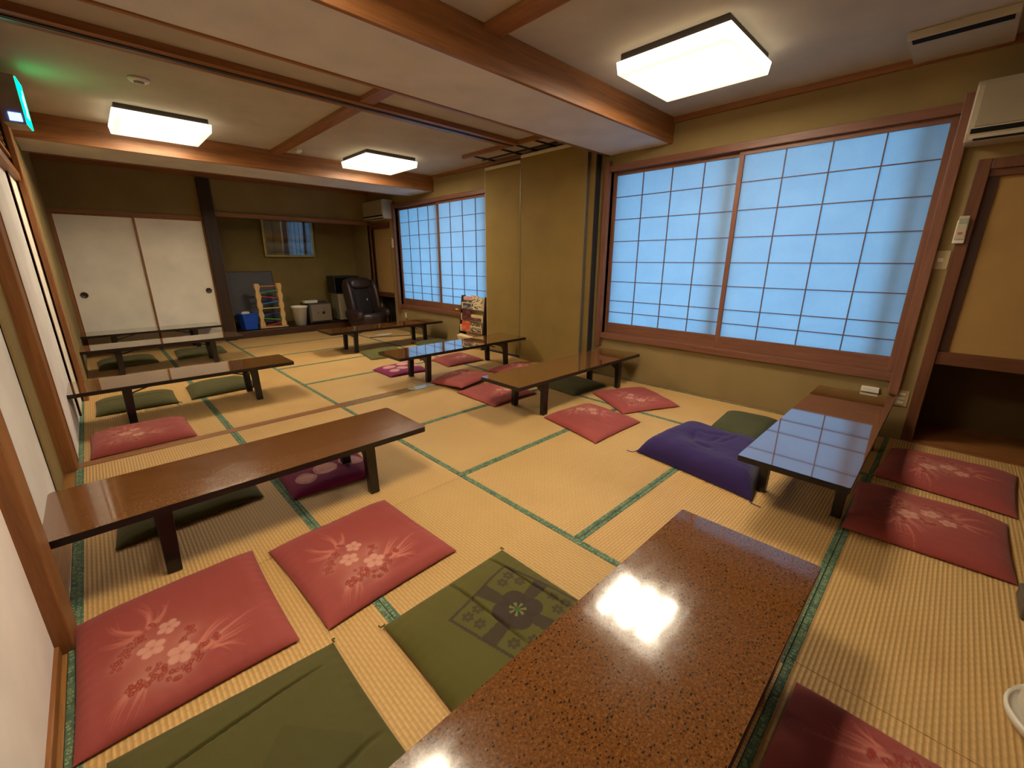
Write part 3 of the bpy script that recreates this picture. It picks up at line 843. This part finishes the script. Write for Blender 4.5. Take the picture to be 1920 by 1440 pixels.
def cushion(label, corners, T, pat, group, N=60, seed=1, bow=.02, mat='cloth', dz=(0,0,0,0), creases=(), flat=.5, tassel=(), rotpat=0, wr=1.0, name='floor_cushion', dent=0, tl=.026, pw=5, poff=(0, 0)):
    P = np.array(corners, float)        # near-left, near-right, far-right, far-left
    c = P.mean(0)
    t = np.linspace(-1, 1, N+1)
    t = np.sign(t)*(1-(1-np.abs(t))**1.35)           # denser near the rim
    A, Bv = np.meshgrid(t, t, indexing='ij')
    A2 = A*(1-bow*(1-Bv**2)**1.0*np.abs(A)**3); B2 = Bv*(1-bow*(1-A**2)*np.abs(Bv)**3)
    u = (A2+1)/2; v = (B2+1)/2
    def bil(Q):
        Q = np.array(Q, float)
        if Q.ndim == 1: Q = Q[:, None]
        return ((1-u)*(1-v))[..., None]*Q[0]+(u*(1-v))[..., None]*Q[1]+(u*v)[..., None]*Q[2]+((1-u)*v)[..., None]*Q[3]
    xy = bil(P-c)
    base = bil(dz)[..., 0]
    f = ((1-np.abs(A)**flat**-1.0*1.0)*(1-np.abs(Bv)**flat**-1.0)) if False else ((1-np.abs(A)**pw)*(1-np.abs(Bv)**pw))**.62
    wr_ = np.zeros_like(f)
    for i in range(N+1):
        for j in range(N+1):
            p = Vector((xy[i, j, 0]*7+seed*11.3, xy[i, j, 1]*7+seed*5.1, seed*3.7))
            q = Vector((xy[i, j, 0]*30+seed, xy[i, j, 1]*12, seed))
            wr_[i, j] = noise.noise(p)*.0055+noise.noise(q)*.0012
    # puckers along the rim
    rim = np.exp(-((1-np.maximum(np.abs(A), np.abs(Bv)))/.16)**2)
    puck = rim*(np.sin((A+seed)*37)*np.sin(Bv*3+seed)+np.sin((Bv+seed)*41))*.0012
    cr = np.zeros_like(f)
    for (x0, y0, x1, y1, depth, w) in creases:
        tt = np.clip(((u-x0)*(x1-x0)+(v-y0)*(y1-y0))/((x1-x0)**2+(y1-y0)**2), 0, 1)
        d = np.hypot(u-(x0+(x1-x0)*tt), v-(y0+(y1-y0)*tt)); cr -= depth*np.exp(-(d/w)**2)*np.sin(np.clip(tt*1.0+.02, 0, 1)*math.pi)**.5
    if dent:
        cr -= dent*np.exp(-((u-.5)**2+(v-.5)**2)/.05)
    zt = .006+base+(T-.006)*f+(wr_*wr+puck+cr)*np.minimum(1, f*1.3)
    zb = .005+base-.0045*np.minimum(1, f*2)
    zt = np.maximum(zt, zb+.001)
    n1 = N+1
    verts = [(xy[i,j,0], xy[i,j,1], zt[i,j]) for i in range(n1) for j in range(n1)]
    verts += [(xy[i,j,0], xy[i,j,1], zb[i,j]) for i in range(n1) for j in range(n1)]
    K = n1*n1; F = []
    for i in range(N):
        for j in range(N):
            a, b2, c2, e = i*n1+j, (i+1)*n1+j, (i+1)*n1+j+1, i*n1+j+1
            F.append((a, b2, c2, e)); F.append((K+e, K+c2, K+b2, K+a))
    ring = [(i, 0) for i in range(N)]+[(N, j) for j in range(N)]+[(i, N) for i in range(N, 0, -1)]+[(0, j) for j in range(N, 0, -1)]
    for k in range(len(ring)):
        a = ring[k]; b2 = ring[(k+1) % len(ring)]
        A0, A1 = a[0]*n1+a[1], b2[0]*n1+b2[1]
        F.append((K+A0, K+A1, A1, A0))
    me = bpy.data.meshes.new(name); me.from_pydata(verts, [], F)
    me.polygons.foreach_set('use_smooth', [True]*len(F)); me.update()
    uu, vv = u, v
    for _ in range(rotpat): uu, vv = vv, 1-uu
    col = pat(uu-poff[0], vv-poff[1])
    col = np.clip(col, 0, 1).reshape(-1, 3)
    full = np.ones((2*K, 4)); full[:K, :3] = col; full[K:, :3] = col*.9
    ca = me.color_attributes.new('Col', 'FLOAT_COLOR', 'POINT'); ca.data.foreach_set('color', full.ravel())
    me.materials.append(M[mat])
    o = bpy.data.objects.new(name, me); COL.objects.link(o); o.location = (c[0], c[1], .003)
    tag(o, label, 'cushion', group)
    for k in tassel:
        p = P[k]-c; dr = p/np.linalg.norm(p)
        pts = []
        for q in range(7):
            s = q/6; q_ = tl*s; pts.append((p[0]*.985+dr[0]*q_+.3*tl*math.sin(s*4+k)*dr[1], p[1]*.985+dr[1]*q_-.3*tl*math.sin(s*4+k)*dr[0], .012*(1-s)+.004+dz[k]))
        MB().tube(pts, .0025, 6).build('corner_tassel', plain('tassel_cord', tuple(full[0, :3]*.6)+(1,), .8), o, smooth=True)
    return o
GR, GG, GM = 'red flowered floor cushions', 'green floor cushions', 'magenta cushions with pale circles'
cushion('large red flowered cushion at lower left, touching the left wall', [(-.285,1.375),(.285,1.37),(.295,2.03),(-.29,2.00)], .062, pat_red, GR, 230, 1)
cushion('red flowered cushion near the left centre table leg, right of the large lower left one', [(.375,1.34),(.975,1.37),(.945,2.00),(.345,1.965)], .06, pat_red, GR, 220, 2,
        creases=[(.25,.1,.9,.12,.004,.02)])
cushion('green cushion with a dark brown flower medallion, next to the foreground table', [(.515,.63),(1.15,.60),(1.13,1.225),(.525,1.215)], .05, pat_green_flower, GG, 220, 3,
        creases=[(.47,.98,.50,.20,.020,.007),(.83,.98,.86,.25,.020,.007)], tassel=(3, 2))
cushion('plain green cushion at the bottom edge, in front of the large red one', [(-.235,.66),(.375,.64),(.365,1.275),(-.22,1.325)], .055, pat_green_plain, GG, 180, 4,
        creases=[(.10,.74,.90,.84,.022,.006),(.62,.28,.98,.36,.010,.012)], tassel=(2,))
cushion('magenta cushion with pale circles, mostly under the left centre table', [(.58,2.36),(1.06,2.30),(1.12,2.78),(.60,2.86)], .06, pat_circles, GM, 90, 5, creases=[(.1,.3,.8,.3,.006,.05)])
cushion('dark green cushion under the left part of the left centre table', [(-.16,2.47),(.47,2.51),(.49,3.05),(-.14,3.02)], .06, pat_green_plain, GG, 60, 6)
cushion('red cushion with a raised middle lying against the floor threshold at left', [(-.235,3.83),(.36,3.84),(.355,4.36),(-.235,4.36)], .075, pat_red, GR, 90, 7, creases=[(.1,.2,.9,.35,.010,.04)])
cushion('dark green cushion at left under the second left wall table', [(-.195,4.92),(.38,4.90),(.39,5.42),(-.19,5.46)], .065, pat_green_plain, GG, 60, 8, tassel=(1,), creases=[(.05,.5,.95,.55,.008,.02)])
cushion('lighter green cushion behind the right legs of the second left wall table', [(.475,4.92),(1.09,4.98),(1.04,5.50),(.50,5.46)], .075, pat_green_plain, GG, 60, 9)
cushion('dark green cushion at far left behind the third left wall table', [(-.14,7.02),(.45,7.14),(.43,7.70),(-.15,7.66)], .07, pat_green_plain, GG, 50, 10)
cushion('dark green cushion at far left, behind the right leg of the third table', [(.64,7.12),(1.24,7.24),(1.27,7.82),(.68,7.86)], .06, pat_green_plain, GG, 50, 11)
cushion('sage green cushion under the left half of the farthest window side table', [(2.52,5.32),(3.08,5.24),(3.20,5.88),(2.62,5.92)], .05, lambda u, v: pat_green_plain(u, v)*1.35, GG, 50, 12)
cushion('dull green cushion under the right end of the farthest window side table', [(3.50,5.45),(4.08,5.40),(4.10,5.98),(3.55,6.02)], .05, pat_green_plain, GG, 50, 13)
cushion('magenta cushion with pale circles by the table reflecting the window panes', [(2.27,4.34),(2.76,4.30),(2.84,4.82),(2.27,4.80)], .05, pat_circles, GM, 110, 14)
cushion('small looking red cushion behind the table reflecting the window panes', [(3.04,4.28),(3.62,4.26),(3.66,4.84),(3.10,4.76)], .05, pat_red, GR, 70, 15, rotpat=1)
cushion('red cushion at the foot of the olive partition panels', [(3.20,3.28),(3.82,3.28),(3.90,3.84),(3.28,3.80)], .05, pat_red, GR, 80, 16, rotpat=2)
cushion('rust red cushion overlapping another one before the olive partition', [(2.50,3.30),(3.06,3.44),(3.02,4.00),(2.46,3.84)], .062, pat_red, GR, 110, 17, rotpat=2, dz=(.046,.05,.004,.0))
cushion('red cushion lying partly under the rust red one, behind the table leg', [(2.44,2.74),(3.04,2.76),(3.02,3.38),(2.46,3.34)], .045, pat_red, GR, 90, 18, rotpat=1)
cushion('dark green cushion in the shadow under the table below the big window', [(3.24,2.44),(3.78,2.42),(3.82,3.02),(3.28,3.00)], .05, pat_green_plain, GG, 50, 19)
cushion('red flowered cushion in front of the table leg, right of centre', [(2.44,1.62),(3.07,1.61),(3.13,2.20),(2.57,2.25)], .06, pat_red, GR, 150, 20, rotpat=2, creases=[(.45,.02,.4,.45,.008,.03)])
cushion('red flowered cushion nearest the wall below the big window', [(3.13,1.82),(3.69,1.56),(4.00,2.10),(3.46,2.38)], .055, pat_red, GR, 120, 21, rotpat=0)
cushion('plump purple cushion with wrinkles and corner cords', [(2.42,.555),(3.12,.66),(3.20,1.27),(2.53,1.34)], .14, pat_purple, 'purple cushion', 130, 22, mat='velvet', wr=2.2, bow=.03,
        pw=8, creases=[(.30,.62,.62,.70,.016,.03),(.30,.62,.34,.42,.012,.03),(.62,.70,.74,.36,.012,.03),(.45,.52,.70,.44,.010,.02),(.50,.42,.8,.30,.010,.02)], tassel=(3, 0), dent=.02, tl=.07)
cushion('dark grey green cushion behind the purple one, beside the table at right', [(3.30,.80),(3.94,.82),(3.86,1.20),(3.36,1.16)], .055, lambda u, v: pat_green_plain(u, v)*np.array([.75, .85, 1.15]), GG, 60, 23)
cushion('dull red cushion beside the near cupboard, the farther of the two at right', [(3.24,-.47),(3.93,-.51),(3.91,.09),(3.30,.13)], .06, pat_red, GR, 130, 24, rotpat=2, poff=(.12, .12))
cushion('dull red cushion nearer the viewer of the two beyond the right table', [(2.52,-.43),(3.13,-.43),(3.13,.18),(2.48,.16)], .06, pat_red, GR, 150, 25, rotpat=2, poff=(.12, .14), creases=[(.3,.5,.7,.52,.004,.02)])
cushion('mauve red cushion at the bottom right corner beside the foreground table', [(.74,-.40),(1.37,-.43),(1.37,.10),(.80,.12)], .055, pat_red, GR, 150, 26, rotpat=1)

# ------------------------------------------------------------------ alcove objects
PZ = .12
bb = thing('blue_bin', 'blue plastic bin at the left of the dark alcove platform', 'bin', (1.865, 8.60, PZ), math.radians(12))
def taper(w0, w1, d0, d1, z0, z1, t=.006):
    m = MB()
    m.hexa([(-w0,-d0,z0),(w0,-d0,z0),(w0,d0,z0),(-w0,d0,z0),(-w1,-d1,z1),(w1,-d1,z1),(w1,d1,z1),(-w1,d1,z1)])
    return m
BLUE = plain('blue_plastic', S(20, 74, 176), .35, .5, var=.05)
taper(.10, .13, .09, .11, 0, .27).build('bin_body', BLUE, bb, bevel=.012)
MB().prism(rrect(-.145, .145, -.125, .125, .02), .265, .285).build('rim', BLUE, bb, bevel=.004)
MB().sell((-.03, 0, .285), (.07, .05, .035), .8, .9).build('crumpled_paper', M['white'], bb, smooth=True)
bk = thing('black_bin', 'small black bin beside the blue bin, next to the pillar', 'bin', (1.74, 8.90, PZ))
MB().lathe([(.07, 0), (.09, .22), (.08, .22), (.065, .02)], n=24).build('bin_body', M['blackmetal'], bk, smooth=True)
wbn = thing('waste_bin', 'white plastic waste bin on the alcove platform', 'bin', (2.72, 8.55, PZ))
mb = MB().lathe([(.095, 0), (.135, .34), (.142, .34), (.142, .355), (.130, .355), (.126, .33), (.088, .02), (0, .02)], n=40)
mb.build('bin_body', plain('bright_white_plastic', S(240, 236, 226), .4, .5, var=.02), wbn, smooth=True)
MB().lathe([(.137, .325), (.145, .332), (.145, .358), (.137, .36)], n=40, cap=False).build('rim', M['white'], wbn, smooth=True)
# ball-run toy
ty = thing('ball_run_toy', 'wooden ball run tower toy with coloured ramps', 'toy', (2.27, 8.66, PZ), math.radians(-4))
PINE = wood('pine_toy_wood', S(196, 152, 92), S(222, 184, 124), 'z', .5)
for s in (-1, 1):
    x0 = s*.175; n = 40; L_, R_ = [], []
    for k in range(n+1):
        z = .02+.76*k/n; w = .034+.007*math.sin(k/n*math.pi*9)
        L_.append((x0-w, z)); R_.append((x0+w+.003*math.sin(k/n*math.pi*9+1), z))
    m = MB()
    out = R_+L_[::-1]
    m.prism(out, -.05, -.025, axis='y'); m.prism(out, .025, .05, axis='y')
    m.build('side_rail', PINE, ty, bevel=.002)
cols = [S(216, 120, 40), S(90, 168, 50), S(196, 50, 50), S(50, 120, 196), S(228, 196, 50), S(40, 60, 120), S(90, 168, 50), S(196, 50, 50)]
for k, cc in enumerate(cols):
    z = .735-.098*k; t = (.0 if k in (0,) else (.022 if k % 2 else -.022)) if k != 4 else .0
    MB().bar((-.15, 0, z-t), (.15, 0, z+t), .045, .012).build('ramp', plain('ramp_paint_%d' % k, cc, .4, .5, var=.04), ty)['label'] = ('orange', 'green', 'red', 'blue', 'yellow', 'navy blue', 'lower green', 'lower red')[k]+' ramp'
MB().box(-.23, .23, -.09, .09, 0, .018).build('toy_base', PINE, ty, bevel=.003)
# leaning dark board
lb = thing('table_board', 'dark grey board leaning on the alcove wall behind the toy', 'board', (2.06, 8.995, PZ))
MB().hexa([(-.44,-.02,0),(.44,-.02,0),(.44,.0,0),(-.44,.0,0),(-.44,.15,.98),(.44,.15,.98),(.44,.17,.98),(-.44,.17,.98)]).build('board', plain('dark_grey_board', S(58, 52, 54), .45), lb, bevel=.008)
MB().hexa([(-.445,-.023,.0),(.445,-.023,.0),(.445,-.018,.0),(-.445,-.018,.0),(-.445,-.020,.03),(.445,-.020,.03),(.445,-.014,.03),(-.445,-.014,.03)]).build('edge_band', M['black'], lb)
# safe
sf = thing('safe', 'small grey metal safe on the alcove platform', 'safe', (3.10, 8.74, PZ), math.radians(4))
SG = plain('grey_safe_paint', S(122, 108, 88), .45, .5, var=.05)
MB().box(-.22, .22, -.18, .20, .02, .385).build('safe_body', plain('dark_safe_paint', S(70, 62, 54), .5), sf, bevel=.008)
MB().box(-.19, .205, -.20, -.18, .045, .36).build('safe_door', SG, sf, bevel=.005)
q = MB().lathe([(.028, 0), (.026, .018), (.010, .022), (.010, .035), (0, .035)], n=24).build('dial', M['blackmetal'], sf, (.045, -.20, .20), True); q.rotation_euler = (math.pi/2, 0, 0)
q = MB().lathe([(.016, 0), (.014, .012), (0, .014)], n=20).build('lock', plain('chrome', S(200, 196, 190), .2, .5, 1), sf, (-.07, -.20, .205), True); q.rotation_euler = (math.pi/2, 0, 0)
for x in (-.18, .18):
    MB().box(x-.025, x+.025, -.15, -.10, 0, .02).build('foot', M['blackmetal'], sf)
tag(MB().box(-.125, .125, -.06, .06, 0, .05).build('paper_box', M['white'], None, (2.98, 8.70, PZ+.386), bevel=.006, rz=.05), 'white oblong box lying on the grey safe', 'box')
tag(MB().box(-.09, .09, -.07, .07, 0, .018).build('black_tray', M['blackmetal'], None, (3.21, 8.78, PZ+.386), bevel=.006, rz=-.1), 'small black flat item on the safe beside the white box', 'box')
# white cabinet with black box
fg = thing('mini_fridge', 'off white mini fridge behind the black reclining chair', 'fridge', (3.72, 8.80, PZ))
MB().box(-.21, .21, -.17, .20, .015, .54).build('fridge_body', M['acgrey'], fg, bevel=.01)
MB().box(-.208, .208, -.20, -.172, .02, .535).build('fridge_door', M['acwhite'], fg, bevel=.008)
bx = thing('microwave', 'black box shaped appliance on top of the mini fridge', 'appliance', (3.72, 8.80, PZ+.54))
MB().box(-.27, .25, -.20, .18, .006, .34).build('appliance_body', M['blackmetal'], bx, bevel=.01)
MB().box(-.25, .12, -.206, -.20, .03, .31).build('appliance_door', plain('black_glass', S(16, 16, 18), .15, .6), bx)
# picture
pf = thing('framed_picture', 'gold framed landscape picture hanging in the alcove', 'picture', (2.89, 9.155, 1.365))
pf.rotation_euler = (math.radians(4), 0, 0)
fm = MB(); w, h, b = .455, .69, .035
fm.box(-w, w, -.03, 0, 0, b); fm.box(-w, w, -.03, 0, h-b, h); fm.box(-w, -w+b, -.03, 0, b, h-b); fm.box(w-b, w, -.03, 0, b, h-b)
fm.build('picture_frame', M['gold'], pf, bevel=.006)
fm = MB(); c_ = b+.03
fm.box(-w+b, w-b, -.016, -.006, b, c_); fm.box(-w+b, w-b, -.016, -.006, h-c_, h-b); fm.box(-w+b, -w+c_, -.016, -.006, c_, h-c_); fm.box(w-c_, w-b, -.016, -.006, c_, h-c_)
fm.build('mount', plain('grey_green_mount', S(110, 112, 96), .7), pf)
t = NT('generic_landscape'); c = t.coords()
sp = t.node('ShaderNodeSeparateXYZ'); t.link(c, sp.inputs[0])
zz = t.math('ADD', sp.outputs[2], t.math('MULTIPLY', t.math('SUBTRACT', t.noise(c, 6, 5), .5), .12))
t.set(t.ramp(t.math('DIVIDE', zz, .69), [(.08, S(70, 74, 86)), (.32, S(126, 124, 120)), (.42, S(58, 46, 34)), (.55, S(124, 92, 66)), (.68, S(104, 110, 124)), (.95, S(120, 134, 152))]), .6, .2)
MB().box(-w+c_, w-c_, -.012, -.006, c_, h-c_).build('picture_print', t.mat, pf)
t = NT('picture_glass')
gl = t.node('ShaderNodeBsdfGlossy'); gl.inputs['Roughness'].default_value = .01; tr = t.node('ShaderNodeBsdfTransparent')
fr = t.node('ShaderNodeFresnel'); fr.inputs[0].default_value = 1.9; mx = t.node('ShaderNodeMixShader')
t.link(fr.outputs[0], mx.inputs[0]); t.link(tr.outputs[0], mx.inputs[1]); t.link(gl.outputs[0], mx.inputs[2]); t.link(mx.outputs[0], t.n['Material Output'].inputs[0])
MB().box(-w+b, w-b, -.020, -.018, b, h-b).build('picture_glass', t.mat, pf)

# reclining chair
mc = thing('reclining_chair', 'dark brown padded legless reclining chair in the far right corner', 'chair', (3.80, 8.02, .003), math.radians(8))
LEA = plain('dark_brown_leather', S(52, 38, 38), .38, .5, var=.15, bump=.15)
LEB = plain('darker_mesh_fabric', S(36, 30, 32), .7, .3)
rt = Matrix.Rotation(math.radians(-14), 3, 'X')
MB().lathe([(.20, .0), (.30, .03), (.37, .12), (.40, .22), (.39, .30), (.34, .33), (.29, .30), (.26, .22), (0, .20)], n=48, sx=.95, sy=.9).build('seat', LEA, mc, smooth=True)
MB().sell((0, .20, .62), (.315, .10, .36), .45, .5, rot=rt).build('backrest', LEA, mc, smooth=True)
MB().sell((0, .10, .52), (.19, .06, .26), .4, .5, rot=rt).build('back_cushion', LEB, mc, smooth=True)
MB().sell((0, .15, .86), (.22, .07, .10), .7, .7, rot=rt).build('headrest', LEA, mc, smooth=True)
for s in (-1, 1):
    MB().sell((s*.285, .12, .60), (.055, .13, .34), .6, .8, rot=rt).build('side_wing', LEA, mc, smooth=True)
    MB().sell((s*.31, -.05, .30), (.08, .26, .10), .7, .7).build('armrest', LEA, mc, smooth=True)
MB().sell((.05, .028, .56), (.012, .008, .022), .8, .8).build('badge', M['white'], mc, smooth=True)
# black stand in the far cupboard recess
for k in range(4):
    m = MB(); y = 7.74+.12*k
    m.tube([(0, 0, 0), (0, 0, .5), (.08, 0, .53), (.16, 0, .5), (.16, 0, 0)], .012, 8)
    tag(m.build('folded_stand', M['blackmetal'], None, (XR+.12, y, .018), True), 'black folded stand stored in the dark opening under the far cupboard', 'stand', 'black folded stands in the far recess')

# ------------------------------------------------------------------ magazine rack with magazines
RX, RY0, RY1 = 4.02, 4.80, 5.36
rk = thing('magazine_rack', 'dark wooden magazine rack full of newspapers beside the partition', 'magazine rack', (RX, (RY0+RY1)/2, .003))
hw = (RY1-RY0)/2
DK = plain('dark_rack_wood', S(40, 26, 26), .4, .5)
for s in (-1, 1):
    MB().prism([(0, 0), (.17, 0), (.17, .78), (.10, .78)], s*hw-.012, s*hw+.012, axis='y').build('side_panel', DK, rk, bevel=.003)
CR = plain('cream_rack_pocket', S(196, 170, 118), .5, var=.05)
for k in range(4):
    z = .07+.17*k; x = .012+.022*k
    MB().box(x, x+.008, -hw+.013, hw-.013, z, z+.10).build('pocket_front', CR, rk, bevel=.002)
    MB().box(x, x+.045, -hw+.013, hw-.013, z-.008, z).build('shelf', CR, rk)
MB().box(.150, .165, -hw+.013, hw-.013, .03, .76).build('back_panel', CR, rk)
def paper_mat(i, c1, c2, sc):
    t = NT('printed_paper_%d' % i); c = t.coords((1, sc, sc*2.2))
    n_ = t.noise(c, 1.0, 2, .4)
    t.set(t.ramp(n_, [(.44, c1), (.5, c2)]), .6, .3); return t.mat
mags = [(.0, .17, .060, .13, S(170, 60, 40), S(196, 150, 110), 14, 'orange and cream magazine in the bottom pocket of the rack', 0),
        (.12, .20, .032, .15, S(190, 80, 48), S(200, 110, 80), 6, 'bright orange folder in the rack', 1), (-.12, .25, .034, .14, S(180, 160, 130), S(70, 56, 50), 22, 'printed magazine to the right of the orange folder', 1),
        (.12, .22, .054, .17, S(74, 34, 34), S(100, 50, 44), 8, 'dark red magazine sagging in the third pocket', 2), (-.10, .26, .056, .10, S(120, 80, 70), S(70, 48, 48), 20, 'brown printed magazine low in the rack', 2),
        (.13, .20, .076, .13, S(60, 62, 66), S(130, 128, 120), 10, 'grey printed leaflet drooping over the upper pocket', 3), (-.10, .24, .078, .17, S(60, 50, 46), S(208, 194, 160), 26, 'newspaper with bold black headline at the top right of the rack', 3),
        (.14, .20, .092, .18, S(196, 170, 150), S(210, 130, 110), 12, 'pale pink magazine sticking out at the top left of the rack', 3), (-.02, .18, .104, .20, S(180, 110, 90), S(214, 180, 150), 16, 'salmon coloured magazine at the top middle of the rack', 3)]
for i, (yc, w_, xo, h_, c1, c2, sc, lbl, tier) in enumerate(mags):
    z0 = .07+.17*tier+.004
    m = MB(); n = 6
    pts = [(0, 0)]+[(.004*math.sin(k), h_*k/n) for k in range(1, n+1)]
    m.hexa([(0,-w_/2,0),(.008,-w_/2,0),(.008,w_/2,0),(0,w_/2,0),(.016,-w_/2,h_),(.024,-w_/2,h_),(.024,w_/2,h_*1.03),(.016,w_/2,h_*1.03)])
    o = m.build('magazine', paper_mat(i, c1, c2, sc), None, (RX+xo-.012+.004, (RY0+RY1)/2+yc, z0+.003), bevel=.0015)
    tag(o, lbl, 'magazine', 'magazines in the rack')
cp = MB().hexa([(0,-.14,0),(.05,-.14,0),(.05,.22,0),(0,.22,0),(-.03,-.12,.09),(.02,-.10,.11),(.02,.20,.13),(-.03,.24,.10)])
tag(cp.build('newspaper', plain('cream_newspaper', S(206, 184, 142), .7, var=.1, scale=60), None, (RX-.045, (RY0+RY1)/2-.02, .085), bevel=.004), 'crumpled cream newspaper hanging from the lowest rack pocket', 'newspaper')
tag(MB().box(0, .01, -.03, .03, 0, .022).build('sticky_note', plain('yellow_note', S(222, 204, 90), .6), None, (RX+.01, RY1+.03, .56)), 'small yellow note sticking out of the rack side', 'note')

# ------------------------------------------------------------------ bits on the floor
tag(MB().lathe([(.10, .0), (.12, .012), (.11, .014), (.0, .006)], n=30, sx=1.5, sy=.6).build('paper_plate', M['white'], None, (3.62, 7.05, .003), True), 'small white flat item on the floor under the farthest window side table', 'plate')
tag(MB().tube([(3.3, 6.95, .01), (3.6, 6.85, .008), (3.95, 6.7, .008), (4.12, 6.9, .05), (4.17, 7.15, .24)], .006, 6).build('power_cord', M['blackmetal'], None, smooth=True), 'thin black power cord on the floor under the farthest window side table', 'cord')
tag(MB().box(2.18, 2.46, 3.715, 3.83, .0043, .0056).build('clear_tape', plain('glossy_clear_tape', S(186, 176, 158), .12, .8), None), 'shiny clear tape patch on the wooden threshold at the table leg', 'tape')
# white air pot at the right edge
ap = thing('thermos_pot', 'white plastic pot cut off by the right edge of the photo, on the tatami', 'pot', (1.725, -.505, .003))
MB().lathe([(.125, 0), (.15, .012), (.155, .03), (.15, .045), (.145, .03), (.10, .03)], n=48).build('pot_base', M['white'], ap, smooth=True)
MB().lathe([(.12, .025), (.13, .05), (.13, .20), (.115, .26), (.06, .29), (0, .30)], n=48).build('pot_body', M['white'], ap, smooth=True)
tag(MB().box(-.09, .09, -.07, .07, 0, .06).build('storage_box', plain('grey_brown_card', S(92, 80, 62), .7), None, (2.36, -.49, .003), bevel=.006), 'grey brown box just peeking in at the right edge on the tatami', 'box')
